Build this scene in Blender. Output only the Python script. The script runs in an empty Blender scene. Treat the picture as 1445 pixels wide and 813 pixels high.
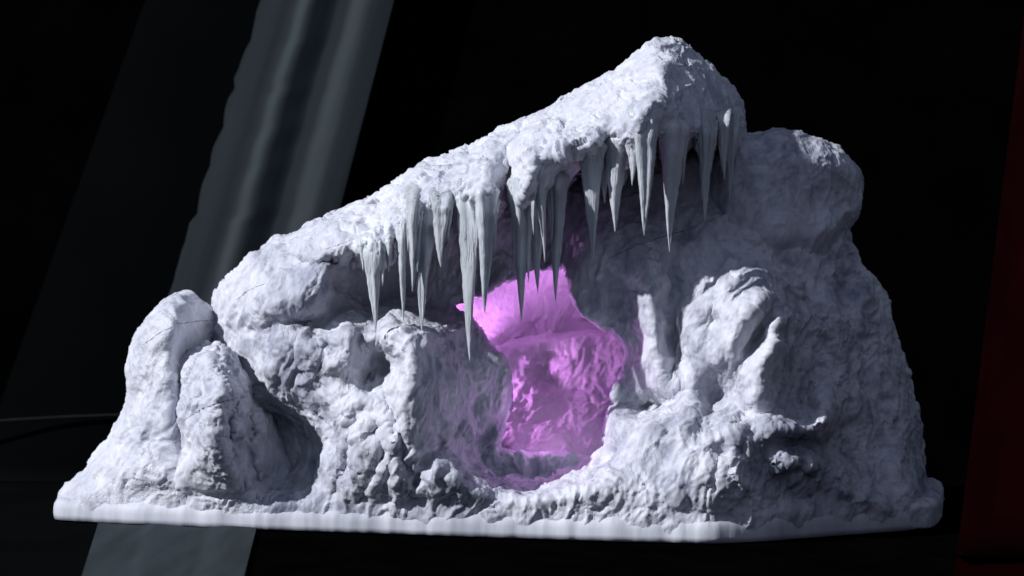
import bpy, math, random
import numpy as np
from mathutils import Vector
from mathutils.bvhtree import BVHTree

S = 0.1                      # one hundred picture pixels of sculpture = 0.1 m
D = 34.0                     # camera distance (units of 0.1 m)
P = math.radians(0.4)        # camera looks down a little
CP, SP = math.cos(P), math.sin(P)
U0, V0 = 722.5, 406.5
def _tz(v, h):
    dy = D*CP + (V0-v)/100*SP
    dz = -D*SP + (V0-v)/100*CP
    return dz*((D*CP-h)/dy)
CZ = -_tz(735.0, 0.4)        # floor is z = 0
def world(u, v, h):
    """sculpting coordinates (frontal position in hundredths, closeness h) -> metres"""
    u = np.asarray(u, float); v = np.asarray(v, float); h = np.asarray(h, float)
    a = (V0-v)/100
    dy = D*CP + a*SP; dz = -D*SP + a*CP
    t = (D*CP-h)/dy
    return np.stack([(u-U0)/100*t, -h*np.ones_like(t), CZ+dz*t], -1)*S
def ground_v(h):             # v of the floor at closeness h
    h = np.asarray(h, float)
    lo = np.full(h.shape, 500.0); hi = np.full(h.shape, 1200.0)
    for _ in range(40):
        m = (lo+hi)/2; z = CZ+_tz(m, h)
        lo = np.where(z > 0, m, lo); hi = np.where(z > 0, hi, m)
    return lo

C = bpy.context.scene.collection
scene = bpy.context.scene
random.seed(4)

# ------------------------------------------------------------------ noise
_rng = np.random.RandomState(11)
_perm = _rng.permutation(4096)
_g = _rng.normal(size=(4096, 3)); _g /= np.linalg.norm(_g, axis=1)[:, None]
_g = _g.astype(np.float32)
def pnoise(p):
    p = np.asarray(p, np.float32)
    i = np.floor(p).astype(np.int64); f = p-i; w = f*f*f*(f*(f*6-15)+10)
    out = 0
    for dx in (0, 1):
        for dy in (0, 1):
            for dz in (0, 1):
                hsh = _perm[(_perm[(_perm[(i[:, 0]+dx) & 4095]+i[:, 1]+dy) & 4095]+i[:, 2]+dz) & 4095]
                g = _g[hsh]
                d = g[:, 0]*(f[:, 0]-dx)+g[:, 1]*(f[:, 1]-dy)+g[:, 2]*(f[:, 2]-dz)
                ww = (w[:, 0] if dx else 1-w[:, 0])*(w[:, 1] if dy else 1-w[:, 1])*(w[:, 2] if dz else 1-w[:, 2])
                out = out+ww*d
    return out*1.5
def fbm(p, sc, octv=3, gain=0.5, off=0.0, kind='n'):
    q = np.asarray(p, np.float32)/sc+off
    a = 1.0; s = 0; t = 0
    for k in range(octv):
        n = pnoise(q)
        if kind == 'r': n = 1-2*np.abs(n)*1.4
        if kind == 'b': n = 2*np.abs(n)*1.4-0.6
        s = s+a*n; t += a; a *= gain; q = q*2.03+17.3
    return s/t

def facets(p, sc, seed=0):
    """chiselled planes: every cell of a jittered lattice carries its own tilted plane"""
    q = (np.asarray(p, np.float32)/sc+seed).astype(np.float32); i = np.floor(q).astype(np.int64)
    best = np.full(len(q), 9e9, np.float32); out = np.zeros(len(q), np.float32)
    for dx in (-1, 0, 1):
        for dy in (-1, 0, 1):
            for dz in (-1, 0, 1):
                c = i+np.array([dx, dy, dz])
                hsh = _perm[(_perm[(_perm[c[:, 0] & 4095]+c[:, 1]) & 4095]+c[:, 2]) & 4095]
                o = c+.5+_g[hsh]*.45
                dv = q-o; d = (dv*dv).sum(1)
                h2 = _perm[hsh]
                val = (dv*_g[h2]).sum(1)
                m = d < best
                best[m] = d[m]; out[m] = val[m]
    return out

# ------------------------------------------------------------------ 2D painting of depth
def seg_dist(U, V, poly, closed=True):
    P_ = np.array(poly, float); n = len(P_)
    best = np.full(U.shape, 1e9)
    for i in range(n if closed else n-1):
        a = P_[i]; b = P_[(i+1) % n]; ab = b-a
        t = np.clip(((U-a[0])*ab[0]+(V-a[1])*ab[1])/max(ab@ab, 1e-9), 0, 1)
        d = (U-a[0]-t*ab[0])**2+(V-a[1]-t*ab[1])**2
        best = np.minimum(best, d)
    return np.sqrt(best)
def inside(U, V, poly):
    P_ = np.array(poly, float); n = len(P_)
    r = np.zeros(U.shape, bool)
    for i in range(n):
        a = P_[i]; b = P_[(i+1) % n]
        if a[1] == b[1]: continue
        c = ((a[1] > V) != (b[1] > V)) & (U < (b[0]-a[0])*(V-a[1])/(b[1]-a[1])+a[0])
        r ^= c
    return r
def smooth_poly(poly, it=2):
    P_ = np.array(poly, float)
    for _ in range(it):
        Q = np.roll(P_, -1, 0)
        P_ = np.stack([P_*.75+Q*.25, P_*.25+Q*.75], 1).reshape(-1, 2)
    return P_
def sdist(U, V, poly):
    d = seg_dist(U, V, poly)
    return np.where(inside(U, V, poly), d, -d)
def rbf(U, V, pts, soft=6.0):
    """interpolate closeness through painted points"""
    pts = np.array(pts, float)
    X = pts[:, :2]; n = len(X)
    K = np.sqrt(((X[:, None]-X[None])**2).sum(-1)+soft**2)
    A = np.zeros((n+1, n+1)); A[:n, :n] = K - np.eye(n)*3.0; A[:n, n] = 1; A[n, :n] = 1
    w = np.linalg.solve(A, np.append(pts[:, 2], 0))
    # evaluate on a coarse grid then bilinear
    st = 5.0
    us = np.arange(U.min()-st, U.max()+2*st, st); vs = np.arange(V.min()-st, V.max()+2*st, st)
    gu, gv = np.meshgrid(us, vs, indexing='ij')
    out = np.full(gu.shape, w[n])
    for i in range(n):
        out += w[i]*np.sqrt((gu-X[i, 0])**2+(gv-X[i, 1])**2+soft**2)
    fu = (U-us[0])/st; fv = (V-vs[0])/st
    iu = np.clip(fu.astype(int), 0, len(us)-2); iv = np.clip(fv.astype(int), 0, len(vs)-2)
    a = fu-iu; b = fv-iv
    return (out[iu, iv]*(1-a)*(1-b)+out[iu+1, iv]*a*(1-b)+out[iu, iv+1]*(1-a)*b+out[iu+1, iv+1]*a*b)
def prof(t):
    t = np.clip(t, 0, 1)
    return np.sqrt(np.clip(1-(1-t)**2, 0, 1))
def dense(strokes, step=14):
    out = []
    for s in strokes:
        if isinstance(s[0], (int, float)): out.append(s); continue
        for a, b in zip(s[:-1], s[1:]):
            n = max(1, int(math.hypot(b[0]-a[0], b[1]-a[1])/step))
            for k in range(n): out.append(tuple(a[i]+(b[i]-a[i])*k/n for i in range(3)))
        out.append(s[-1])
    seen = []; res = []
    for p in out:
        if all((p[0]-q[0])**2+(p[1]-q[1])**2 > 9 for q in res): res.append(p)
    return res

# ------------------------------------------------------------------ surface nets
def surface_nets(F, org, step):
    """F<0 inside"""
    ins = F < 0
    nx, ny, nz = F.shape
    cnt = np.zeros((nx-1, ny-1, nz-1), np.uint8)
    for a in (0, 1):
        for b in (0, 1):
            for c in (0, 1):
                cnt += ins[a:nx-1+a, b:ny-1+b, c:nz-1+c]
    act = (cnt > 0) & (cnt < 8)
    ci = np.argwhere(act)
    idx = np.full(cnt.shape, -1, np.int32)
    idx[act] = np.arange(len(ci))
    corners = {}
    for a in (0, 1):
        for b in (0, 1):
            for c in (0, 1):
                corners[(a, b, c)] = F[ci[:, 0]+a, ci[:, 1]+b, ci[:, 2]+c].astype(np.float64)
    pos = np.zeros((len(ci), 3)); num = np.zeros(len(ci))
    for p, fp in corners.items():
        for ax in range(3):
            if p[ax] == 0:
                q = list(p); q[ax] = 1; fq = corners[tuple(q)]
                m = (fp < 0) != (fq < 0)
                den = np.where(m, fp-fq, 1)
                t = np.clip(np.where(m, fp/den, 0), 0, 1)
                for k in range(3):
                    pos[:, k] += np.where(m, p[k]+(t if k == ax else 0), 0)
                num += m
    pos /= num[:, None]
    verts = (ci+pos)*np.array(step)+np.array(org)
    faces = []
    for ax in range(3):
        o1, o2 = [(1, 2), (2, 0), (0, 1)][ax]
        sl0 = [slice(None)]*3; sl1 = [slice(None)]*3
        sl0[ax] = slice(0, -1); sl1[ax] = slice(1, None)
        A_ = ins[tuple(sl0)]; B_ = ins[tuple(sl1)]
        e = np.argwhere(A_ != B_)
        ok = (e[:, o1] > 0) & (e[:, o2] > 0) & (e[:, o1] < F.shape[o1]-1) & (e[:, o2] < F.shape[o2]-1)
        e = e[ok]
        fl = A_[e[:, 0], e[:, 1], e[:, 2]]
        def cell(d1, d2):
            q = e.copy(); q[:, o1] -= d1; q[:, o2] -= d2
            return idx[q[:, 0], q[:, 1], q[:, 2]]
        q = np.stack([cell(1, 1), cell(0, 1), cell(0, 0), cell(1, 0)], 1)
        q[~fl] = q[~fl][:, ::-1]
        faces.append(q)
    return verts, np.concatenate(faces)

def normals(V_, Fq):
    a, b, c, d = (V_[Fq[:, i]] for i in range(4))
    n = np.cross(c-a, d-b)
    out = np.zeros_like(V_)
    for i in range(4):
        for k in range(3):
            out[:, k] += np.bincount(Fq[:, i], n[:, k], len(V_))
    l = np.linalg.norm(out, axis=1)[:, None]; l[l == 0] = 1
    return out/l
def laplace(V_, Fq, it=2, w=0.5):
    e0 = np.concatenate([Fq[:, 0], Fq[:, 1], Fq[:, 2], Fq[:, 3]])
    e1 = np.concatenate([Fq[:, 1], Fq[:, 2], Fq[:, 3], Fq[:, 0]])
    deg = np.bincount(e0, minlength=len(V_))+np.bincount(e1, minlength=len(V_))
    deg[deg == 0] = 1
    for _ in range(it):
        s = np.stack([np.bincount(e0, V_[e1, k], len(V_))+np.bincount(e1, V_[e0, k], len(V_)) for k in range(3)], 1)/deg[:, None]
        V_ = V_*(1-w)+s*w
    return V_

def link_mesh(name, V_, Fq, mat, parent=None, smooth=True):
    me = bpy.data.meshes.new(name)
    Fq = np.asarray(Fq); nf, k = Fq.shape
    me.vertices.add(len(V_)); me.vertices.foreach_set('co', np.asarray(V_, np.float32).ravel())
    me.loops.add(nf*k); me.loops.foreach_set('vertex_index', Fq.astype(np.int32).ravel())
    me.polygons.add(nf)
    me.polygons.foreach_set('loop_start', np.arange(0, nf*k, k, dtype=np.int32))
    me.polygons.foreach_set('loop_total', np.full(nf, k, np.int32))
    if smooth: me.polygons.foreach_set('use_smooth', np.ones(nf, bool))
    me.update(calc_edges=True); me.validate()
    me.materials.append(mat)
    o = bpy.data.objects.new(name, me); C.objects.link(o)
    if parent: o.parent = parent
    return o

# ------------------------------------------------------------------ materials
def new_mat(name):
    m = bpy.data.materials.new(name); m.use_nodes = True
    nt = m.node_tree; b = nt.nodes['Principled BSDF']
    return m, nt, b
def ice_material(name, base, dark, rough=0.6, bump=0.35, scale=60, streak=(1, 1, 1), sss=0.0):
    m, nt, b = new_mat(name)
    N = nt.nodes; L = nt.links
    tc = N.new('ShaderNodeTexCoord')
    mp = N.new('ShaderNodeMapping'); mp.inputs['Scale'].default_value = streak
    L.new(tc.outputs['Object'], mp.inputs['Vector'])
    n1 = N.new('ShaderNodeTexNoise'); n1.inputs['Scale'].default_value = scale; n1.inputs['Detail'].default_value = 6; n1.inputs['Roughness'].default_value = 0.62
    n2 = N.new('ShaderNodeTexNoise'); n2.inputs['Scale'].default_value = scale*4; n2.inputs['Detail'].default_value = 3
    n3 = N.new('ShaderNodeTexNoise'); n3.inputs['Scale'].default_value = 9; n3.inputs['Detail'].default_value = 5
    for n in (n1, n2): L.new(mp.outputs[0], n.inputs['Vector'])
    L.new(tc.outputs['Object'], n3.inputs['Vector'])
    cr = N.new('ShaderNodeValToRGB')
    cr.color_ramp.elements[0].position = 0.36; cr.color_ramp.elements[0].color = (*dark, 1)
    cr.color_ramp.elements[1].position = 0.56; cr.color_ramp.elements[1].color = (*base, 1)
    mx = N.new('ShaderNodeMath'); mx.operation = 'MULTIPLY_ADD'; mx.inputs[1].default_value = 0.45
    L.new(n1.outputs[0], mx.inputs[0])
    m2 = N.new('ShaderNodeMath'); m2.operation = 'MULTIPLY'; m2.inputs[1].default_value = 0.55
    L.new(n3.outputs[0], m2.inputs[0]); L.new(m2.outputs[0], mx.inputs[2])
    L.new(mx.outputs[0], cr.inputs[0]); L.new(cr.outputs[0], b.inputs['Base Color'])
    b.inputs['Roughness'].default_value = rough
    b.inputs['Specular IOR Level'].default_value = 0.4
    ad = N.new('ShaderNodeMath'); ad.operation = 'MULTIPLY_ADD'; ad.inputs[1].default_value = 0.3
    L.new(n2.outputs[0], ad.inputs[0]); L.new(n1.outputs[0], ad.inputs[2])
    bp = N.new('ShaderNodeBump'); bp.inputs['Strength'].default_value = bump; bp.inputs['Distance'].default_value = 0.006
    mk = N.new('ShaderNodeTexNoise'); mk.inputs['Scale'].default_value = 17; mk.inputs['Detail'].default_value = 2; L.new(tc.outputs['Object'], mk.inputs['Vector'])
    mr = N.new('ShaderNodeMapRange'); mr.inputs['From Min'].default_value = .38; mr.inputs['From Max'].default_value = .62; mr.inputs['To Min'].default_value = .12*bump; mr.inputs['To Max'].default_value = 1.3*bump
    L.new(mk.outputs[0], mr.inputs['Value']); L.new(mr.outputs[0], bp.inputs['Strength'])
    L.new(ad.outputs[0], bp.inputs['Height']); L.new(bp.outputs[0], b.inputs['Normal'])
    return m
ICE = (0.76, 0.775, 0.87); ICED = (0.52, 0.54, 0.65)
m_snow = ice_material('snow_crust', ICE, ICED, 0.5, 0.45, 60)
m_rock = ice_material('frozen_rock', (0.73, 0.745, 0.84), (0.27, 0.29, 0.39), 0.55, 0.45, 45, (1.3, 1, 0.7))  # dark tone deepened to paint in the mottling of crevice shade
m_icicle = ice_material('icicle_ice', (0.70, 0.74, 0.80), (0.50, 0.54, 0.61), 0.3, 0.7, 45, (3, 3, 0.25))
m_rim = ice_material('smooth_rim', (0.68, 0.70, 0.79), (0.44, 0.46, 0.54), 0.6, 0.2, 11, (1.6, 1.6, 0.25))
m_tunnel = ice_material('tunnel_ice', (0.80, 0.76, 0.84), (0.62, 0.55, 0.68), 0.5, 0.6, 40, (1.2, 1, 0.6))
m_crack, _, _b = new_mat('crack'); _b.inputs['Base Color'].default_value = (0.08, 0.085, 0.12, 1); _b.inputs['Roughness'].default_value = 0.9

# ------------------------------------------------------------------ sculpt function
def spots(pts, spec, base):
    """roughness mask: spec = (u, v, radius_u, radius_v, value)"""
    out = np.full(len(pts), base, float)
    for (u, v, ru, rv, val) in spec:
        w = np.exp(-(((pts[:, 0]-u)/ru)**2+((pts[:, 1]-v)/rv)**2))
        out = out*(1-w)+val*w
    return out
def sculpt(name, mat, parent, poly, strokes, h_edge, R, back, step=2.2, hstep=3.2, hmin=None, hmax=None,
           rough=1.0, rspots=(), prof2=None, carve=None, extra=None, streak=0.5, seed=0.0, floor=True, jag=2.5, sp=2, facet=3.4):
    poly = smooth_poly(poly, sp)
    us = np.arange(poly[:, 0].min()-8, poly[:, 0].max()+8, step)
    vs = np.arange(poly[:, 1].min()-8, min(poly[:, 1].max()+8, 790), step)
    U, V = np.meshgrid(us, vs, indexing='ij')
    d = sdist(U, V, poly)
    if jag:
        q = np.stack([U.ravel(), V.ravel(), np.full(U.size, seed*7)], 1)
        d = d+(fbm(q, 30, 3, .55, seed)*jag).reshape(U.shape)
    H = rbf(U, V, dense(strokes))
    if extra is not None: H = H+extra(U, V)
    if prof2 is not None: pr = prof2(U, V, d)
    else: pr = prof(d/R)
    H = h_edge+(H-h_edge)*pr
    if floor:                            # stay behind the smooth rim at the very bottom
        sk = np.interp(U, [a for a, _ in SKIRT], [b for _, b in SKIRT])
        gv = np.interp(sk, np.linspace(-1, 4, 40), ground_v(np.linspace(-1, 4, 40)))
        up = np.clip((gv-40)-V, 0, None)/100
        cap = sk-.02+np.clip(up-.05, 0, None)*1.1
        H = -np.log(np.exp(-H*9)+np.exp(-cap*9))/9
        k_ = np.clip((V-(gv-66))/34, 0, 1); k_ = k_*k_*(3-2*k_)
        H = H*(1-k_)+k_*(h_edge+(np.maximum(sk-.06, h_edge)-h_edge)*pr)
    Hb = h_edge-back*prof(d/120)
    out = np.clip(-d, 0, None)
    hmin = (Hb.min()-.15) if hmin is None else hmin
    hmax = H[d > 0].max()+.15
    hs = np.arange(hmin, hmax, hstep/100)
    F = np.empty(U.shape+(len(hs),), np.float32)
    for k, h in enumerate(hs):
        f = np.maximum(h-H, Hb-h)
        f = np.where(d > 0, f, np.maximum(f, out/100*1.0))
        f = np.maximum(f, -d/100*0.6)
        if carve is not None: f = carve(U, V, h, f)
        if floor: f = np.maximum(f, -(CZ+_tz(V, h)))
        F[:, :, k] = f
    F[0] = 1; F[-1] = 1; F[:, 0] = 1; F[:, -1] = 1; F[:, :, 0] = 1; F[:, :, -1] = 1
    Vt, Fq = surface_nets(F, (us[0], vs[0], hs[0]*100), (step, step, hstep))
    del F
    g = Vt.copy()                        # sculpting coordinates, all in px
    W = world(Vt[:, 0], Vt[:, 1], Vt[:, 2]/100)
    W = laplace(W, Fq, 3, .5)
    n = normals(W, Fq)
    if np.mean((n*(W-W.mean(0))).sum(1)) < 0: Fq = Fq[:, ::-1]; n = -n
    rg = spots(g, rspots, rough)
    ga = g*np.array([1.0, 0.42, 1.0])    # vertical streaking
    wp = np.stack([fbm(g, 70, 2, .5, seed+k) for k in (21, 22, 23)], 1)
    gw = g+wp*34
    gt = gw@np.array([[.86, -.5, 0], [.5, .86, 0], [0, 0, 1]])*np.array([1.0, .45, .8])   # creases that lean to the left
    ga = ga+wp*22
    patch = np.clip(.5+fbm(g, 48, 3, .55, seed+31)*1.5, 0.05, 1.25)
    patch2 = np.clip(.45+fbm(g, 36, 3, .55, seed+33)*1.8, 0.0, 1.2)
    fq_ = (g+wp*16)*np.array([1.0, .62, .8])
    disp = (fbm(g, 90, 2, .5, seed+1)*7.0
            + facets(fq_, 30, seed)*facet*(.3+.7*rg) + facets(fq_+300, 12, seed)*facet*.42*rg*patch2
            + fbm(gt, 46, 5, .55, seed+2, 'r')*9.0*(.35+.65*rg)
            + fbm(gw, 17, 3, .6, seed+3, 'b')*2.1*patch*rg
            + fbm(ga, 21, 4, .6, seed+4, 'r')*5.0*streak*(0.3+0.7*rg)*patch2
            + fbm(g, 7, 2, .6, seed+5)*.7*rg*patch)
    z = W[:, 2]/S
    fade = np.clip(z/0.4, 0.15, 1)
    W = W+n*(disp*fade/100*S)[:, None]
    W[:, 2] = np.maximum(W[:, 2], 0.0004)
    return link_mesh(name, W, Fq, mat, parent)

# ------------------------------------------------------------------ the cave sculpture
cave = bpy.data.objects.new('ice_cave', None); C.objects.link(cave)
cave['label'] = 'frosted white ice cave model with hanging icicles and a purple lit tunnel'
cave['category'] = 'ice cave'
cave.location = (0, 0, 0)

SKIRT = [(82, .35), (140, .65), (200, .9), (300, 1.3), (400, 1.65), (500, 1.95), (600, 2.25), (700, 2.55), (800, 2.8), (880, 3.0),
         (950, 3.15), (1010, 3.2), (1060, 3.08), (1110, 2.78), (1160, 2.45), (1220, 2.08), (1299, 1.55)]
skirt = [(u, 765, h-.12) for u, h in SKIRT]+[(u, 737, h-.10) for u, h in SKIRT]

A_poly = [(285, 800), (288, 560), (298, 470), (302, 432), (305, 416), (318, 398), (332, 383), (345, 372), (352, 361), (363, 359), (371, 355),
          (379, 344), (400, 336), (420, 330), (445, 316), (470, 304), (500, 290), (530, 282), (580, 262), (640, 240), (700, 215), (780, 180),
          (860, 150), (950, 130), (1010, 160), (1060, 230), (1150, 270), (1188, 315), (1198, 335), (1208, 366), (1220, 384), (1235, 400), (1247, 420),
          (1253, 440), (1258, 470), (1265, 495), (1275, 520), (1283, 545), (1290, 575), (1297, 605), (1302, 640), (1303, 672), (1304, 700), (1300, 735), (1302, 800)]
A_str = skirt+[
    [(330, 430, .6), (360, 390, .9), (400, 365, 1.1), (440, 350, 1.3)],
    [(345, 480, .8), (380, 430, 1.3), (420, 400, 1.5), (445, 380, 1.65)],
    [(425, 432, 1.6), (445, 425, 1.68), (457, 400, 1.7), (462, 375, 1.75)],
    [(395, 456, 1.15), (430, 457, 1.1), (470, 440, 1.05), (475, 400, 1.0)],
    (520, 400, .6), (520, 440, .65), (560, 420, .5), (600, 400, .5), (640, 420, .45), (560, 380, .55), (600, 440, .6), (640, 445, .6),
    [(400, 478, 1.4), (430, 474, 1.55), (455, 480, 1.65), (490, 460, 1.75), (520, 468, 1.8), (545, 462, 1.85), (570, 458, 1.9), (600, 464, 1.85), (640, 466, 1.4)],
    (350, 540, .85), (380, 520, 1.25), (420, 520, 1.5), (460, 530, 1.65), (440, 570, 1.4), (400, 560, 1.05), (370, 500, 1.1), (330, 520, .5),
    [(410, 590, .7), (435, 620, .75), (440, 660, .9), (428, 690, 1.15)], (385, 600, .3), (400, 650, .4), (350, 600, .2), (380, 680, .7), (330, 650, .4),
    [(480, 600, 1.75), (470, 640, 1.75), (460, 690, 1.7)], (500, 520, 1.85), (485, 560, 1.8), (520, 560, 2.05),
    [(515, 538, 1.4), (530, 505, 1.4), (552, 520, 1.45)], (540, 580, 2.2), (556, 572, 2.3),
    [(563, 475, 2.2), (580, 500, 2.4), (572, 540, 2.5), (574, 575, 2.6), (580, 610, 2.5), (575, 640, 2.4), (560, 700, 2.25)],
    (500, 650, 2.0), (500, 700, 2.0), (530, 640, 2.15), (530, 700, 2.15),
    (600, 520, 2.25), (640, 520, 1.75), (680, 530, 1.3), [(690, 490, 1.0), (706, 505, 1.02), (718, 530, 1.05), (719, 560, 1.05), (712, 590, 1.1), (701, 620, 1.15)],
    (660, 600, 1.55), (620, 600, 2.1), (620, 560, 2.1), (640, 480, 1.35), (675, 470, .95), (660, 560, 1.5),
    [(600, 640, 2.45), (620, 655, 2.35), (650, 668, 2.45), (690, 700, 2.45), (745, 706, 2.62), (800, 694, 2.72), (845, 676, 2.7), (870, 650, 2.5)],
    [(640, 640, 1.8), (665, 662, 1.4), (700, 680, 1.3), (745, 686, 1.3), (795, 674, 1.3), (838, 655, 1.4)], [(700, 650, 1.2), (745, 658, 1.15), (800, 650, 1.15)],
    [(690, 632, 1.1), (740, 638, 1.1), (800, 636, 1.1)], (852, 640, 1.4),
    (640, 710, 2.45), (700, 715, 2.62), (760, 715, 2.78), (820, 705, 2.85),
    (680, 380, .5), (700, 330, .5), (760, 330, .5), (740, 380, .5), (790, 350, .55), (640, 350, .5), (650, 300, .6), (720, 290, .5), (800, 300, .6), (580, 340, .6), (780, 380, .6),
    [(803, 385, 1.1), (808, 415, 1.2), (830, 445, 1.35), (860, 462, 1.35), (880, 485, 1.3), (884, 510, 1.25), (878, 545, 1.2), (866, 568, 1.25)],
    (840, 350, 1.35), (850, 400, 1.3), (868, 430, 1.3), (900, 350, 1.65), (860, 300, .9), (825, 340, 1.05),
    [(900, 400, 1.45), (900, 440, 1.45), (905, 480, 1.45), (905, 540, 1.45)], [(925, 400, 1.6), (928, 440, 1.6), (930, 500, 1.6), (928, 540, 1.55)],
    [(950, 400, 1.55), (951, 430, 1.5), (952, 470, 1.5), (950, 520, 1.5)], (940, 550, 1.5),
    [(875, 578, 1.35), (900, 578, 1.15), (930, 577, 1.25), (955, 564, 1.45)], (900, 560, 1.35),
    (950, 350, 1.45), (1000, 340, 1.4), (1050, 350, 1.35), (1100, 380, 1.15), (1000, 395, 1.65), (1050, 385, 1.75), (1085, 390, 1.8), (1150, 400, .9), (1200, 420, .6), (950, 280, .8), (1020, 280, .75), (1100, 300, .8), (900, 260, .7), (1120, 430, 1.5),
    [(954, 480, 1.65), (960, 455, 1.8), (974, 440, 1.9), (1000, 430, 2.0), (1040, 420, 2.15), (1078, 420, 2.3)],
    [(1076, 428, 2.52), (1062, 448, 2.55), (1048, 470, 2.55), (1034, 500, 2.48), (1000, 520, 2.15), (965, 545, 1.85)],
    [(1000, 432, 1.95), (1010, 450, 1.9), (1000, 468, 1.95)], (975, 500, 1.95), (990, 480, 2.1), (1025, 440, 2.3),
    [(1082, 440, 2.0), (1068, 462, 2.05), (1052, 490, 2.1)],
    [(1100, 448, 2.3), (1102, 465, 2.4), (1085, 500, 2.5), (1080, 540, 2.5), (1072, 588, 2.42)], (1066, 515, 2.5), (1062, 560, 2.5),
    [(1005, 545, 1.85), (1020, 565, 1.8), (1000, 575, 1.85)], (1048, 525, 2.35), (1052, 560, 2.25), (1052, 590, 2.35),
    (1116, 475, 2.05), (1135, 520, 1.75), (1105, 560, 2.1), (1145, 560, 1.75), (1200, 560, 1.35), (1250, 600, .95), (1180, 480, 1.2), (1240, 500, .6), (1220, 460, .6),
    [(1160, 570, 2.25), (1165, 595, 2.42), (1145, 608, 2.6), (1110, 606, 2.75), (1078, 602, 2.75)], (1128, 590, 1.95), (1148, 585, 2.0), (1182, 600, 1.6),
    [(870, 600, 1.9), (905, 592, 2.05), (940, 590, 2.3), (962, 577, 2.5), (985, 578, 2.55), (1010, 590, 2.65), (1050, 598, 2.75), (1080, 615, 2.8), (1120, 640, 2.65), (1148, 652, 2.4)],
    (1120, 622, 2.3), (1140, 635, 2.1),
    (870, 660, 2.6), (900, 640, 2.65), (900, 680, 2.85), (950, 640, 2.8), [(1040, 640, 3.0), (1018, 670, 3.25), (1008, 700, 3.25), (1008, 720, 3.2)], (940, 700, 3.1), (880, 710, 2.93), (985, 610, 2.75), (1070, 650, 2.8),
    (1060, 700, 2.95), (1100, 700, 2.68), (1150, 700, 2.25), [(1182, 670, 2.05), (1190, 690, 2.15)], (1250, 700, 1.75), (1290, 700, 1.5), (1200, 640, 1.6), (1250, 650, 1.3), (1100, 665, 2.55), (1290, 670, 1.2), (1210, 700, 1.95),
]
HOLE = smooth_poly([(801, 378), (805, 410), (812, 430), (830, 450), (852, 462), (870, 474), (881, 486), (884, 505), (880, 535), (869, 553), (867, 565),
        (874, 573), (862, 578), (858, 592), (857, 620), (855, 638), (835, 645), (800, 640), (760, 641), (720, 640), (702, 632), (698, 622), (712, 592), (720, 558),
        (718, 530), (706, 505), (690, 490), (680, 468), (668, 452), (648, 440), (642, 430), (665, 425), (700, 405), (750, 388), (780, 380)], 2)
_hole_cache = {}
def prof_A(U, V, d):
    R = np.where(V > 600, np.interp(V, [600, 700], [85, 22]), 85)
    return np.where(d > 0, prof(d/R), 0)
def carve_tunnel(U, V, h, f):
    if h < -1.75: return f
    k = (U.shape, float(U[0, 0]))
    if k not in _hole_cache:
        q = np.stack([U.ravel(), V.ravel(), np.zeros(U.size)], 1)
        _hole_cache[k] = sdist(U, V, HOLE)+(fbm(q, 22, 3, .6, 3.3)*5).reshape(U.shape)
    d = _hole_cache[k]
    off = 75*np.clip((0.45-h)/0.6, 0, 1)+4*np.clip((1.0-h)/.6, 0, 1)
    cav = (d+off)/100          # >0 inside cavity
    cav = np.minimum(cav, h+1.7)
    return np.maximum(f, cav)
RIDGES = [([(905, 385), (917, 410), (921, 450), (926, 500), (940, 550)], 19, -.50), ([(1102, 452), (1092, 480), (1080, 520), (1070, 560)], 19, -.34), ([(1078, 603), (1110, 606), (1145, 606), (1162, 592)], 8, -.3),
          ([(1100, 655), (1125, 650), (1148, 656)], 9, -.35), ([(1186, 668), (1192, 695)], 9, -.35), ([(1040, 655), (1046, 690)], 9, -.3), ([(1120, 675), (1135, 690)], 8, -.25),
          ([(470, 560), (500, 600), (520, 660)], 14, -.3), ([(440, 500), (480, 520), (505, 560)], 13, -.25), ([(560, 620), (556, 680)], 12, -.25), ([(620, 655), (600, 700)], 12, -.35)]
D_GROOVES = [([(308, 508), (326, 516), (340, 532)], 10, .3), ([(338, 556), (322, 600), (324, 650)], 6, .25), ([(352, 575), (348, 630), (362, 680)], 6, .2), ([(332, 620), (342, 690)], 6, .2), ([(292, 560), (284, 600)], 6, .12)]
GROOVES = [([(548, 560), (560, 600), (572, 650), (588, 690)], 6, .26), ([(500, 590), (492, 640), (478, 695)], 6, .24), ([(533, 600), (541, 640), (524, 680), (505, 712)], 6, .26),
           ([(470, 620), (482, 660), (468, 705)], 5, .18), ([(622, 622), (602, 648), (588, 682)], 7, .32), ([(655, 668), (640, 702)], 6, .2), ([(694, 700), (682, 722)], 5, .2),
           ([(557, 640), (545, 692)], 5, .18), ([(468, 490), (452, 520), (458, 550)], 9, .16), ([(975, 582), (992, 604), (1006, 602)], 11, .22), ([(1018, 630), (1004, 690)], 7, .2),
           ([(1052, 612), (1040, 655)], 6, .2), ([(385, 400), (372, 440), (380, 480)], 8, .1), ([(420, 490), (410, 540)], 7, .14), ([(510, 480), (498, 510), (512, 530)], 8, .2),
           ([(1130, 430), (1180, 520), (1190, 600)], 18, .4), ([(1040, 350), (1120, 385), (1190, 430)], 18, .4), ([(1210, 480), (1235, 560), (1245, 640)], 15, .35), ([(1110, 470), (1150, 500), (1140, 570)], 14, .4), ([(1080, 330), (1150, 350), (1200, 400)], 12, .3), ([(1180, 620), (1200, 660)], 14, .3), ([(960, 330), (940, 370), (950, 400)], 14, .3), ([(900, 320), (960, 335), (1010, 370)], 12, .14),
           ([(1165, 620), (1200, 660), (1240, 690)], 10, .14), ([(820, 300), (850, 330), (860, 380)], 10, .1), ([(610, 500), (630, 550), (615, 600)], 7, .12), ([(655, 500), (672, 550), (668, 600)], 6, .1)]
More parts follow.
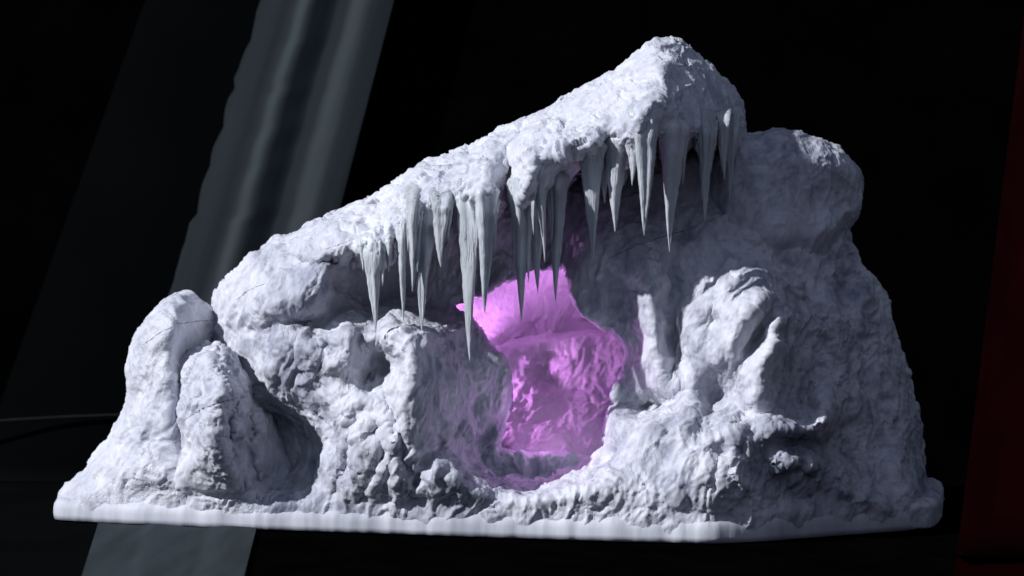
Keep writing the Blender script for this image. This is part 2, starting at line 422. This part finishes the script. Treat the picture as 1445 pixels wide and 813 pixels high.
def grooves(U, V, GR=None):
    out = np.zeros(U.shape)
    q = np.stack([U.ravel(), V.ravel(), np.zeros(U.size)], 1)
    wu = (fbm(q, 26, 3, .6, 41)*14).reshape(U.shape); wv = (fbm(q, 26, 3, .6, 57)*14).reshape(U.shape)
    for pl, w_, dp in (GR or GROOVES+RIDGES):
        d = seg_dist(U+wu, V+wv, pl, False)
        out -= .55*dp*np.exp(-(d/(w_*1.15))**2)
    return out
A = sculpt('cave_wall', m_rock, cave, A_poly, A_str, -0.4, 85, 2.2, rough=.75,
           rspots=[(640, 540, 60, 70, .35), (850, 400, 60, 80, .4), (600, 410, 90, 50, .3), (940, 680, 90, 40, .8), (720, 705, 120, 22, 1.0), (500, 610, 60, 90, .7), (750, 668, 80, 12, 1.1),
                   (1170, 470, 100, 150, 1.1), (1110, 670, 50, 26, 1.2), (1040, 480, 70, 70, .45), (912, 470, 30, 80, -.2), (400, 400, 70, 60, .8), (760, 340, 70, 50, .35), (1000, 560, 30, 30, .2)],
           extra=grooves, carve=carve_tunnel, prof2=prof_A, streak=.6, seed=1.7, jag=3)

# snow ridge that overhangs the tunnel
B_top = [(395, 352), (405, 338), (420, 330), (445, 315), (470, 303), (500, 287), (530, 277), (555, 262), (580, 246), (600, 231), (625, 222), (650, 213), (672, 203), (690, 192),
         (710, 183), (735, 172), (760, 160), (790, 143), (820, 124), (850, 112), (870, 100), (890, 82), (908, 66), (925, 57), (940, 57), (955, 63), (968, 70), (985, 82),
         (1005, 95), (1025, 114), (1038, 130), (1044, 145), (1046, 165), (1045, 186)]
B_bot = [(1046, 196), (1040, 224), (1030, 226), (1024, 214), (1016, 182), (1010, 196), (1004, 222), (994, 230), (985, 214), (978, 196), (966, 218), (950, 250), (938, 232), (932, 205), (926, 196), (917, 222), (902, 236),
         (893, 212), (886, 232), (874, 262), (864, 262), (857, 240), (848, 250), (838, 272), (828, 262), (820, 240), (800, 262), (786, 296), (774, 270), (766, 290), (757, 305), (748, 292),
         (736, 308), (724, 296), (720, 268), (714, 285), (698, 306), (686, 318), (672, 305), (664, 290), (662, 318), (650, 312), (640, 290), (630, 318), (618, 325), (606, 298), (600, 322),
         (588, 326), (578, 318), (570, 340), (560, 342), (548, 366), (538, 374), (530, 380), (520, 368), (508, 372), (498, 362), (486, 374), (470, 366), (450, 378), (430, 372), (400, 362)]
def prof_B(U, V, d):
    dt = seg_dist(U, V, B_top, False); db = seg_dist(U, V, B_bot, False)
    rb = np.interp(U, [400, 500, 700, 880, 920, 1046], [10, 12, 18, 16, 16, 18])
    rt = np.interp(U, [400, 500, 700, 900, 1046], [45, 75, 85, 80, 60])
    return np.where(d > 0, prof(dt/rt)*prof(db/rb), 0)
B_str = [
    [(410, 355, 1.0), (440, 355, 1.5), (470, 350, 1.85), (500, 345, 2.0), (530, 350, 2.05), (552, 335, 2.05), (575, 305, 2.1), (600, 290, 2.15), (650, 272, 2.25), (690, 270, 2.35)],
    [(735, 290, 2.35), (735, 262, 2.55), (745, 235, 2.6), (775, 218, 2.55), (810, 215, 2.55), (835, 208, 2.55), (850, 190, 2.5), (880, 178, 2.6), (902, 165, 2.8)],
    (500, 310, 1.6), (560, 280, 1.7), (620, 250, 1.75), (690, 225, 1.95), (740, 200, 2.0), (800, 165, 1.95), (860, 140, 2.05), (905, 110, 2.0),
    [(942, 72, 1.6), (938, 95, 2.0), (922, 130, 2.45), (908, 158, 2.8), (896, 190, 2.85), (900, 225, 2.75)],
    (945, 140, 2.25), (962, 108, 1.75), (980, 150, 1.85), (1000, 120, 1.4), (1020, 160, 1.35), (1040, 150, .9), (950, 190, 2.35), (990, 190, 1.95), (1030, 195, 1.5), (945, 225, 2.3), (920, 190, 2.6),
    [(868, 205, 2.25), (865, 228, 2.0), (875, 250, 1.95)], (838, 240, 1.85), (805, 242, 1.85), (785, 275, 1.8), (765, 280, 2.05), (770, 245, 2.3),
    [(716, 212, 1.75), (720, 240, 1.35), (721, 280, 1.2)], [(694, 222, 2.15), (690, 262, 2.3)], (709, 240, 1.8), (707, 280, 1.75), (693, 302, 2.0), (660, 295, 2.0), (625, 305, 2.15), (590, 315, 2.05),
    (605, 300, 1.8), (640, 285, 1.9), (530, 370, 1.9), (490, 365, 1.8), (560, 335, 2.0),
]
Bo = sculpt('snow_ridge', m_snow, cave, B_top+B_bot, B_str, .35, 70, 1.0, step=2.0, hstep=3.0, rough=.75,
            rspots=[(985, 140, 55, 60, .12), (900, 95, 40, 30, .35), (800, 150, 60, 25, .4), (810, 205, 60, 25, 1.7), (640, 280, 60, 30, 1.4), (530, 350, 40, 25, 1.5), (800, 250, 60, 20, .4)],
            prof2=prof_B, streak=.45, seed=4.2, floor=False, jag=6, sp=1, facet=5.5)

# left column behind
C_poly = [(72, 800), (78, 735), (81, 712), (86, 697), (100, 684), (112, 670), (130, 647), (148, 625), (165, 602), (178, 578), (183, 555), (182, 530), (185, 500), (190, 478), (200, 458),
          (215, 440), (232, 424), (248, 414), (260, 411), (272, 416), (285, 424), (300, 434), (312, 460), (322, 500), (330, 560), (365, 640), (410, 720), (430, 800)]
C_str = [(u, 765, h-.12) for u, h in SKIRT[:6]]+[(u, 728, h-.12) for u, h in SKIRT[:6]]+[
    [(262, 420, .5), (252, 445, .75), (242, 480, .88), (234, 520, .92), (245, 560, .98), (243, 600, 1.05)],
    (205, 500, .55), (200, 560, .55), (212, 600, .8), (180, 645, .6), (150, 680, .5), (120, 700, .45), (200, 660, .95), (240, 680, 1.15), (95, 715, .25), (170, 700, .8),
    [(278, 440, .2), (300, 460, -.1)], (300, 520, -.15), (272, 500, .2), (310, 560, -.1), (280, 560, .3), (350, 680, 1.2), (310, 640, .9), (400, 730, 1.5)]
sculpt('ice_column', m_snow, cave, C_poly, C_str, -0.35, 42, 1.6, rough=.55, streak=.5, seed=7.7,
       rspots=[(215, 600, 40, 30, .9), (285, 480, 30, 60, .08)])

# front mound
D_poly = [(252, 800), (238, 720), (238, 660), (244, 600), (244, 560), (245, 535), (254, 515), (270, 499), (290, 488), (308, 489), (325, 500), (340, 520), (352, 542), (368, 568), (385, 600),
          (405, 640), (425, 690), (428, 730), (420, 800)]
D_str = [(u, 765, h-.12) for u, h in SKIRT[3:6]]+[
    (285, 505, 1.25), [(288, 500, 1.35), (298, 525, 1.7), (310, 555, 1.95), (306, 590, 2.05), (300, 625, 2.08), (306, 660, 2.05), (316, 700, 1.95)],
    (270, 540, 1.2), (265, 580, 1.2), (268, 630, 1.3), (262, 690, 1.25), (282, 680, 1.6), (288, 560, 1.6), (330, 590, 1.65), (330, 640, 1.65),
    (352, 565, 1.25), (347, 620, 1.3), (364, 620, 1.0), (392, 665, .75), (375, 690, .95), (410, 700, .85), (342, 535, 1.3), (400, 730, 1.5), (300, 730, 1.5), (350, 730, 1.6)]
sculpt('ice_mound', m_snow, cave, D_poly, D_str, .35, 30, .8, rough=.9, streak=1.4, seed=9.1, extra=lambda U, V: grooves(U, V, D_GROOVES)*1.5,
       rspots=[(300, 540, 35, 40, 1.2), (270, 660, 30, 50, .3), (390, 640, 30, 60, .2)])

# rear boulder, upper right, and the small foot at the lower right
K_poly = [(990, 260), (1000, 200), (1040, 188), (1050, 186), (1062, 189), (1080, 188), (1100, 183), (1120, 188), (1140, 196), (1160, 200), (1178, 207), (1195, 222), (1208, 235), (1217, 252),
          (1219, 270), (1217, 290), (1210, 308), (1200, 318), (1188, 338), (1180, 400), (1020, 400)]
K_str = [(1030, 230, .9), (1060, 230, .9), (1100, 215, .75), (1140, 230, .6), (1160, 250, .5), (1200, 265, .2), (1195, 290, .25), (1150, 300, .6), (1080, 300, 1.1), (1100, 340, 1.1), (1020, 300, 1.1), (1160, 325, .7), (1160, 360, .45), (1100, 370, .7), (1030, 370, .8), (1160, 395, .3), (1040, 400, .5)]
sculpt('boulder', m_rock, cave, K_poly, K_str, -.25, 40, 1.2, rough=.35, streak=.2, seed=12.3, floor=False)
J_poly = [(1260, 720), (1285, 690), (1303, 673), (1318, 675), (1328, 682), (1332, 700), (1330, 730), (1325, 790), (1260, 790)]
sculpt('rock_foot', m_rock, cave, J_poly, [(1290, 700, -.1), (1310, 700, -.2), (1325, 710, -.4), (1300, 740, -.1), (1330, 740, -.4)], -.7, 22, .5, rough=.2, streak=.2, seed=14.1)

# tunnel interior
T_poly = [(585, 330), (940, 330), (945, 700), (590, 705)]
def t_extra(U, V):
    line = 500-(U-690)*35/170-6*np.sin((U-690)/40.0)
    return -0.5*(1/(1+np.exp((V-line)/1.2)))
T_str = [(600, 350, -.7), (760, 350, -.6), (920, 350, -.4), (640, 430, -.5), (700, 420, -.45), (760, 400, -.35), (801, 385, -.3), (860, 440, -.25), (750, 460, -.4), (820, 450, -.3), (700, 470, -.5),
         (690, 505, -.3), (740, 500, -.35), (800, 485, -.3), (860, 472, -.2), (890, 500, .05), (890, 560, .1), (640, 520, -.9),
         (720, 540, -.35), (760, 560, -.15), (775, 545, -.5), (800, 520, -.3), (820, 560, -.1), (850, 560, .0), (700, 580, -.1), (740, 600, .15), (800, 600, .3), (850, 600, .4), (720, 630, .55), (780, 635, .65), (850, 640, .7),
         (720, 670, .8), (850, 680, .9), (620, 650, -.4), (920, 620, .6)]
def prof_T(U, V, d): return np.where(d > 0, 1.0, 0.0)
sculpt('tunnel_lining', m_tunnel, cave, T_poly, T_str, -1.2, 5, .3, rough=.7, extra=t_extra, prof2=prof_T, streak=.7, seed=16.6, floor=False, hmin=-1.75, jag=0,
       rspots=[(750, 430, 110, 42, -.1), (780, 580, 80, 60, .55)])

# base rim
def make_rim():
    front = [(u, h) for u, h in SKIRT]
    back = [(1296, 1.2), (1290, .6), (1285, -.4), (1250, -1.3), (1100, -2.1), (700, -2.4), (300, -1.8), (130, -1.2), (82, -.5), (77, .0)]
    pts = np.array([world(u, ground_v(np.array(h)), h)[:2] for u, h in front+back])
    pts = smooth_poly(pts, 3)
    # keep the right front corner crisp
    seg = np.linalg.norm(np.roll(pts, -1, 0)-pts, axis=1); cum = np.concatenate([[0], np.cumsum(seg)])
    n = 1500; t = np.linspace(0, cum[-1], n, endpoint=False)
    cl = np.vstack([pts, pts[:1]])
    O = np.stack([np.interp(t, cum, cl[:, i]) for i in range(2)], 1)
    tan = np.roll(O, -1, 0)-np.roll(O, 1, 0); tan /= np.linalg.norm(tan, axis=1)[:, None]
    nor = np.stack([tan[:, 1], -tan[:, 0]], 1)
    ctr = O.mean(0)
    if np.mean(((O-ctr)*nor).sum(1)) < 0: nor = -nor
    q = np.column_stack([O/S*100, np.zeros(n)])
    fold = fbm(q, 60, 3, .5, 2.2)*9+fbm(q, 17, 2, .5, 5.2)*1.0*np.clip(.3+fbm(q, 90, 1, .5, 9.2)*2, 0, 1)
    top = .31+fbm(q, 40, 4, .6, 8.8)*.07
    prof_ = [(0, .0, -.02), (.0, .0, 0), (.25, .25, .0), (.5, .5, -.005), (.75, .7, -.02), (.9, .86, -.05), (1, .97, -.10), (1, 1.02, -.18), (1, .99, -.5)]
    rows = []
    for k, (a, zf, off) in enumerate(prof_):
        amp = np.interp(k, [0, 2, 5, 8], [.45, .9, 1.25, 1.25])
        P2 = O+nor*((off+fold/100*amp)*S)[:, None]
        rows.append(np.column_stack([P2, np.maximum(top*zf*S, .0003)]))
    V_ = np.concatenate(rows); F_ = []
    i = np.arange(n); j = (i+1) % n
    for k in range(len(prof_)-1):
        F_.append(np.stack([k*n+i, k*n+j, (k+1)*n+j, (k+1)*n+i], 1))
    F_ = np.concatenate(F_)
    nn = normals(V_, F_)
    if np.mean((nn[:n, :2]*nor).sum(1)) < 0: F_ = F_[:, ::-1]
    return link_mesh('base_rim', V_, F_, m_rim, cave)
make_rim()

# icicles: (root u, root v, root half width, tip u, tip v, closeness, lean)
ICI = [(528, 350, 13, 530, 470, 1.95), (567, 312, 9, 569, 453, 2.0), (585, 280, 12, 582, 412, 2.08), (600, 300, 17, 595, 469, 1.93), (622, 285, 15, 622, 377, 2.1),
       (661, 270, 16, 663, 509, 2.05), (684, 282, 15, 684, 442, 2.3), (734, 272, 16, 736, 452, -2.08), (756, 262, 13, 759, 414, -2.0), (759, 225, 9, 769, 370, 2.42),
       (786, 262, 14, 784, 425, -1.85), (836, 220, 15, 836, 365, 2.1), (871, 215, 15, 868, 327, 2.25), (910, 165, 19, 909, 332, 2.55), (948, 190, 17, 945, 355, 2.25),
       (996, 170, 14, 995, 313, 1.85), (1023, 165, 12, 1022, 254, 1.6), (1037, 175, 10, 1029, 283, 1.4), (548, 355, 6, 548, 384, 1.9), (641, 280, 8, 641, 330, 1.95), (511, 355, 6, 512, 382, 1.85),
       (752, 228, 6, 753, 332, 2.45), (744, 278, 8, 746, 398, -2.1), (777, 268, 7, 778, 342, -1.95), (727, 284, 7, 727, 384, -2.1), (590, 318, 6, 589, 384, 2.1), (577, 316, 5, 576, 356, 2.1),
       (653, 296, 7, 652, 382, 2.1), (671, 300, 6, 671, 366, 2.2), (698, 304, 6, 698, 350, 2.3), (1005, 190, 7, 1004, 244, 1.8), (538, 362, 5, 540, 404, 2.0), (519, 362, 5, 519, 392, 1.95), (854, 240, 8, 853, 288, 2.1), (893, 215, 8, 892, 262, 2.5), (964, 215, 7, 963, 262, 2.2), (632, 300, 6, 633, 346, 2.1)]
def icicle(i, ru, rv, rw, tu, tv, h):
    n, m = 22, 46
    rng = np.random.RandomState(100+i)
    ph = rng.rand(4)*6.28; V_ = []
    cam_p = Vector(world(U0, V0, 1e-9))*0+Vector((0, -D*CP*S, CZ*S))
    def front(v_):
        tgt = Vector(world(ru, v_, abs(h)))
        hp, _, _, _ = BV.ray_cast(cam_p, (tgt-cam_p).normalized())
        return None if hp is None else -hp.y/S
    f1 = front(rv); f0 = front(rv-24)
    forced = h < 0; h = abs(h)
    if f1 is not None and not forced: h = max(f1-rw/100*.55, h+.02)
    h0 = h-.3 if f0 is None else min(f0-rw/100*1.15, h+.1)
    rv -= 24
    base = world(ru, rv, h); tip = world(tu, tv, h+.03)
    pull = (h-h0)*S
    L = np.linalg.norm(tip-base)
    for k in range(m):
        t = k/(m-1)
        c = base*(1-t)+tip*t
        c = c+np.array([0, pull*max(0, 1-t/.3)**1.6, 0])
        c = c+np.array([math.sin(t*4+ph[0])*.012, math.sin(t*3+ph[1])*.02, 0])*S*t*(1-t)*4
        r = 1.0*rw/100*S*((1-t)**.92*.98+.38*max(0, 1-t/.32)**2+.018)*min(1, math.sqrt(t/.06+.002))
        r *= 1+.05*math.sin(t*17+ph[2])*(1-t)+.04*math.sin(t*41+ph[3])*(1-t)
        for a in range(n):
            th = 2*math.pi*a/n
            fl = 1+.20*math.cos(3*th+ph[1]+t*1.6)+.12*math.cos(5*th+ph[2]-t*2)+.06*math.cos(9*th+ph[3]+t*1.5)*(1-t)
            V_.append(c+np.array([math.cos(th)*r*fl, math.sin(th)*r*fl*1.05, 0]))
    V_.append(tip+np.array([0, 0, -.01*S]))
    V_ = np.array(V_)
    q = V_/S*100*np.array([1, 1, .12])+i*31
    F_ = []
    for k in range(m-1):
        for a in range(n):
            b = (a+1) % n
            F_.append((k*n+a, k*n+b, (k+1)*n+b, (k+1)*n+a))
    Fq = np.array(F_)
    nn = normals(V_, Fq)
    amp = np.repeat(np.linspace(1, .1, m), n); amp = np.append(amp, 0)
    if np.mean((nn[:-1, :2]*(V_[:-1, :2]-np.repeat(V_[:-1].reshape(m, n, 3).mean(1), n, 0)[:, :2])).sum(1)) < 0: Fq = Fq[:, ::-1]; nn = -nn
    V_ = V_+nn*((fbm(q, 5, 3, .6, 1.1, 'r')*2.2*amp)/100*S)[:, None]
    return link_mesh('icicle', V_[:-1], Fq, m_icicle, cave)
BV = BVHTree.FromPolygons([v.co.copy() for v in Bo.data.vertices], [tuple(p.vertices) for p in Bo.data.polygons])
for i, a in enumerate(ICI): icicle(i, *a)

def crack(line):
    parts = [o for o in cave_parts()]
    cp = Vector((0, -D*CP*S, CZ*S)); pts = []
    for a, b in zip(line[:-1], line[1:]):
        n = max(2, int(math.hypot(b[0]-a[0], b[1]-a[1])/3))
        for k in range(n):
            u = a[0]+(b[0]-a[0])*k/n; v = a[1]+(b[1]-a[1])*k/n+random.uniform(-.7, .7)
            dr = (Vector(world(u, v, 1))-cp).normalized(); best = None
            for bv in parts:
                h = bv.ray_cast(cp, dr)
                if h[0] is not None and (best is None or h[3] < best): best = h[3]
            if best: pts.append(np.array(cp+dr*best))
    V_ = []; m = len(pts)
    for k, p in enumerate(pts):
        rr = .0024*S*(1+1.0*math.sin(k*.7)**2)*min(1, (m-1-k)/6+.2, k/6+.2)*1.4
        for a in range(5):
            V_.append(p+np.array([0, math.cos(a*1.2566), math.sin(a*1.2566)])*rr)
    F_ = [(k*5+a, k*5+(a+1) % 5, (k+1)*5+(a+1) % 5, (k+1)*5+a) for k in range(m-1) for a in range(5)]
    link_mesh('crack', np.array(V_), np.array(F_), m_crack, cave)
_bvs = []
def cave_parts():
    if not _bvs:
        for o in cave.children:
            if o.name.split('.')[0] in ('cave_wall', 'snow_ridge', 'ice_column', 'ice_mound', 'boulder'):
                n = len(o.data.polygons); co_ = np.empty(len(o.data.vertices)*3, np.float32); o.data.vertices.foreach_get('co', co_)
                ix = np.empty(n*4, np.int32); o.data.loops.foreach_get('vertex_index', ix)
                _bvs.append(BVHTree.FromPolygons(co_.reshape(-1, 3).tolist(), ix.reshape(-1, 4).tolist()))
    return _bvs
for ln in ([(198, 490), (222, 472), (250, 457), (282, 453), (300, 452), (309, 446)], [(255, 596), (285, 577), (310, 568), (345, 560), (380, 553)],
           [(855, 366), (900, 346), (950, 330), (992, 317)], [(457, 353), (485, 343), (502, 336)], [(602, 466), (630, 457), (656, 453)], [(330, 425), (350, 410), (378, 398)]):
    crack(ln)

# ------------------------------------------------------------------ the setting
def sheet(name, fn, us, ts, mat, kind=None, parent=None):
    """fn(a, t) -> world point, grid over us x ts"""
    V_ = np.array([fn(a, t) for a in us for t in ts]); n = len(ts)
    i, j = np.meshgrid(np.arange(len(us)-1), np.arange(n-1), indexing='ij')
    F_ = np.stack([i*n+j, (i+1)*n+j, (i+1)*n+j+1, i*n+j+1], -1).reshape(-1, 4)
    o = link_mesh(name, V_, F_, mat)
    if kind: o['kind'] = kind
    return o
def plain(name, col, rough=.9, var=.3, scale=12):
    m, nt, b = new_mat(name); N = nt.nodes; L = nt.links
    tc = N.new('ShaderNodeTexCoord'); n1 = N.new('ShaderNodeTexNoise'); n1.inputs['Scale'].default_value = scale; n1.inputs['Detail'].default_value = 5
    L.new(tc.outputs['Object'], n1.inputs['Vector'])
    cr = N.new('ShaderNodeValToRGB')
    cr.color_ramp.elements[0].position = .35; cr.color_ramp.elements[0].color = (*[c*(1-var) for c in col], 1)
    cr.color_ramp.elements[1].position = .65; cr.color_ramp.elements[1].color = (*[c*(1+var) for c in col], 1)
    L.new(n1.outputs[0], cr.inputs[0]); L.new(cr.outputs[0], b.inputs['Base Color'])
    b.inputs['Roughness'].default_value = rough; b.inputs['Specular IOR Level'].default_value = 0.0
    return m
WY = 6.0                       # the backdrop stands this far behind (units)
m_black = plain('black_cloth', (.0012, .0012, .0014))
m_board = plain('charcoal_board', (.0032, .0038, .0043), var=.12, scale=5)
m_strip = plain('grey_strip', (.046, .056, .064), var=.13, scale=14)
_nt = m_strip.node_tree; _mp = _nt.nodes.new('ShaderNodeMapping'); _mp.vector_type = 'TEXTURE'; _mp.inputs['Rotation'].default_value = (0, math.radians(17.3), 0); _mp.inputs['Scale'].default_value = (.35, 4, 8)
_tx = [n for n in _nt.nodes if n.type == 'TEX_NOISE'][0]; _tc = [n for n in _nt.nodes if n.type == 'TEX_COORD'][0]
_nt.links.new(_tc.outputs['Object'], _mp.inputs['Vector']); _nt.links.new(_mp.outputs[0], _tx.inputs['Vector'])
m_red = plain('red_panel', (.10, .010, .014), var=.2)
def P3(x, y, z): return np.array([x, y, z])*S
sheet('backdrop', lambda a, t: P3(a, WY+.25, t), np.linspace(-30, 30, 3), np.linspace(-.5, 30, 3), m_black, 'structure')
sheet('floor', lambda a, t: P3(a, t, -.02), np.linspace(-30, 30, 3), np.linspace(-20, WY+.3, 3), m_black, 'structure')

def on_wall(u, v, off=0.0):    # a place on the backdrop
    p = world(u, v, -(WY-off)); return p
def lift(o, label, cat):
    o['label'] = label; o['category'] = cat
VF = float(ground_v(np.array(-WY)))
def strip():
    # profile across: slope of each band gives its brightness
    w = [(0, .02), (.20, -.05), (.27, .1), (.32, 1.1), (.37, .05), (.42, -.30), (.52, -.34), (.57, -.25), (.59, -.02), (.66, .03), (.72, 1.0), (.77, .6), (.84, -.05), (1.0, -.2)]
    xs = np.linspace(0, 1, 90); sl = np.interp(xs, [a for a, _ in w], [b for _, b in w]); hh = np.concatenate([[0], np.cumsum((sl[1:]+sl[:-1])/2*(xs[1]-xs[0]))])*2.1
    hh -= hh.min()-.04
    vs = np.linspace(-120, VF+3, 60)
    V_ = []
    rng = np.random.RandomState(3)
    vv = list(vs)
    rag = np.interp(np.arange(len(vv)), np.arange(0, len(vv), 1), rng.normal(size=len(vv))*2.2)
    for k, v in enumerate(vv):
        ul = 368-(253)*v/813+(rag[k] if 40 < v < 340 else rag[k]*.3); ur = 556-211*v/813
        for i, x in enumerate(xs):
            u = ul*(1-x)+ur*x
            V_.append(world(u, v, -(WY-hh[i])))
    nw = len(vv)
    # it bends at the wall foot and runs forward over the floor, under the sculpture
    last = np.array(V_[-90:])
    A0 = world(100, 860, 0)
    for y in np.linspace(WY-.3, -11, 60):
        h = -y
        v = float(ground_v(np.array(h)))
        ul = 368-253*v/813; ur = 556-211*v/813
        if v < 700:
            pass
        for i, x in enumerate(xs):
            u = ul*(1-x)+ur*x
            p = world(u, v, h); V_.append(np.array([p[0], p[1], -.015*S + hh[i]*.2*S]))
    n = 90; m = nw+60
    i, j = np.meshgrid(np.arange(m-1), np.arange(n-1), indexing='ij')
    F_ = np.stack([i*n+j, i*n+j+1, (i+1)*n+j+1, (i+1)*n+j], -1).reshape(-1, 4)
    return link_mesh('metal_strip', np.array(V_), F_, m_strip)
lift(strip(), 'long grey ribbed strip leaning behind the white ice cave', 'strip')
def board():
    V_ = []; vs = np.linspace(-120, VF+2, 40); xs = np.linspace(0, 1, 24)
    for v in vs:
        ul = 205-.36*v; ur = 372-253*v/813
        for x in xs:
            V_.append(world(ul+(ur-ul)*x, v, -(WY+.2)+.16*math.sin(min(x/.8, 1)*math.pi/2)))
    ys = np.linspace(WY-.2, -11, 20)
    for y in ys:
        v = float(ground_v(np.array(-y)))
        for x in xs:
            p = world(205-.36*v+(372-253*v/813-205+.36*v)*x, v, -y); V_.append(np.array([p[0], p[1], -.018*S]))
    n = len(xs); i, j = np.meshgrid(np.arange(len(vs)+len(ys)-1), np.arange(n-1), indexing='ij')
    F_ = np.stack([i*n+j, i*n+j+1, (i+1)*n+j+1, (i+1)*n+j], -1).reshape(-1, 4)
    return link_mesh('dark_board', np.array(V_), F_, m_board)
lift(board(), 'near black charcoal board left of the grey strip', 'board')
def cord():
    V_ = []; xs = np.linspace(-120, 215, 40)
    for u in xs:
        c = world(u, 597-8*math.sin((u+60)/160)-.02*u, -(WY-.02))
        for a in range(8): V_.append(c+np.array([0, math.cos(a*.785), math.sin(a*.785)])*.022*S)
    F_ = [(k*8+a, k*8+(a+1) % 8, (k+1)*8+(a+1) % 8, (k+1)*8+a) for k in range(39) for a in range(8)]
    return link_mesh('cord', np.array(V_), np.array(F_), plain('cord_dark', (.018, .02, .021)))
lift(cord(), 'thin dark cord across the charcoal board at the far left', 'cord')
def red():
    V_ = []; vs = np.linspace(-120, float(ground_v(np.array(4.5))), 30); xs = np.linspace(0, 1, 30)
    for v in vs:
        ul = 1448-.125*v
        for x in xs:
            V_.append(world(ul+x*330, v, 4.5+1.0*(1-min(x/.42, 1))**2+.25*x*x))
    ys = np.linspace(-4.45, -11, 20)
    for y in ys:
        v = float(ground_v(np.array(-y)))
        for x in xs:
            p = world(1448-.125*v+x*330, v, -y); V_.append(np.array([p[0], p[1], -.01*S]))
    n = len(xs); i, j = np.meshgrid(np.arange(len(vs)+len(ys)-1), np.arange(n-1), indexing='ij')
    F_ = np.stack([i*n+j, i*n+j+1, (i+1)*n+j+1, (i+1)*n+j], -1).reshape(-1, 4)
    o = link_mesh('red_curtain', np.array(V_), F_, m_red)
    o.data.materials.append(plain('red_curtain_floor_dimmed', (.006, .0006, .0010), var=.2))  # same cloth, red darkened to offset the stronger light on its floor run
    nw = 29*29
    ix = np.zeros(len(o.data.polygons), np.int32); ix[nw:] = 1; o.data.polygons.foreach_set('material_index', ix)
    return o
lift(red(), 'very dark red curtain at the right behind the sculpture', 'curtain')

# ------------------------------------------------------------------ light
w = bpy.data.worlds.new('World'); scene.world = w; w.use_nodes = True
_nt = w.node_tree; _tc = _nt.nodes.new('ShaderNodeTexCoord'); _dp = _nt.nodes.new('ShaderNodeVectorMath'); _dp.operation = 'DOT_PRODUCT'
_dp.inputs[1].default_value = (-.35, -.25, .85); _nt.links.new(_tc.outputs['Generated'], _dp.inputs[0])
_mr = _nt.nodes.new('ShaderNodeMapRange'); _mr.inputs['From Min'].default_value = -1; _mr.inputs['From Max'].default_value = 1
_mr.inputs['To Min'].default_value = .01; _mr.inputs['To Max'].default_value = .27
_nt.links.new(_dp.outputs['Value'], _mr.inputs['Value']); _nt.links.new(_mr.outputs[0], _nt.nodes['Background'].inputs[1])
bg = w.node_tree.nodes['Background']; bg.inputs[0].default_value = (.62, .74, 1.0, 1); bg.inputs[1].default_value = .175
sun = bpy.data.lights.new('key_light', 'SUN'); sun.energy = 3.75; sun.angle = math.radians(1.2); sun.color = (.97, .98, 1.0)
so = bpy.data.objects.new('key_light', sun); C.objects.link(so)
Ld = Vector((-.77, -.31, .56)).normalized()
so.rotation_euler = Ld.to_track_quat('Z', 'Y').to_euler(); so.location = Ld*3
def point(name, u, v, h, e, r, col=(.92, .36, 1.0)):
    l = bpy.data.lights.new(name, 'POINT'); l.energy = e; l.shadow_soft_size = r*S; l.color = col
    o = bpy.data.objects.new(name, l); C.objects.link(o); o.location = world(u, v, h); return o
point('unseen_tunnel_light', 640, 545, -.15, 1.15, .1)
point('unseen_tunnel_light', 740, 335, -.05, .15, .1)
point('unseen_tunnel_light', 765, 600, 1.15, .055, 0)  # added unseen light at the mouth, spills purple onto nearby walls

# ------------------------------------------------------------------ camera
cam = bpy.data.cameras.new('camera'); co = bpy.data.objects.new('camera', cam); C.objects.link(co)
co.location = (0, -D*CP*S, CZ*S); co.rotation_euler = (math.pi/2-P, 0, 0)
cam.sensor_width = 36; cam.lens = 36*D/14.45; cam.clip_end = 100; cam.clip_start = .01
cam.dof.use_dof = True; cam.dof.focus_distance = (D-1.6)*S; cam.dof.aperture_fstop = 5.0*.85
scene.camera = co
scene.view_settings.view_transform = 'Standard'; scene.view_settings.look = 'None'; scene.view_settings.exposure = 0
scene.render.engine = 'CYCLES'
scene.cycles.max_bounces = 6; scene.cycles.diffuse_bounces = 1
scene.cycles.use_denoising = True
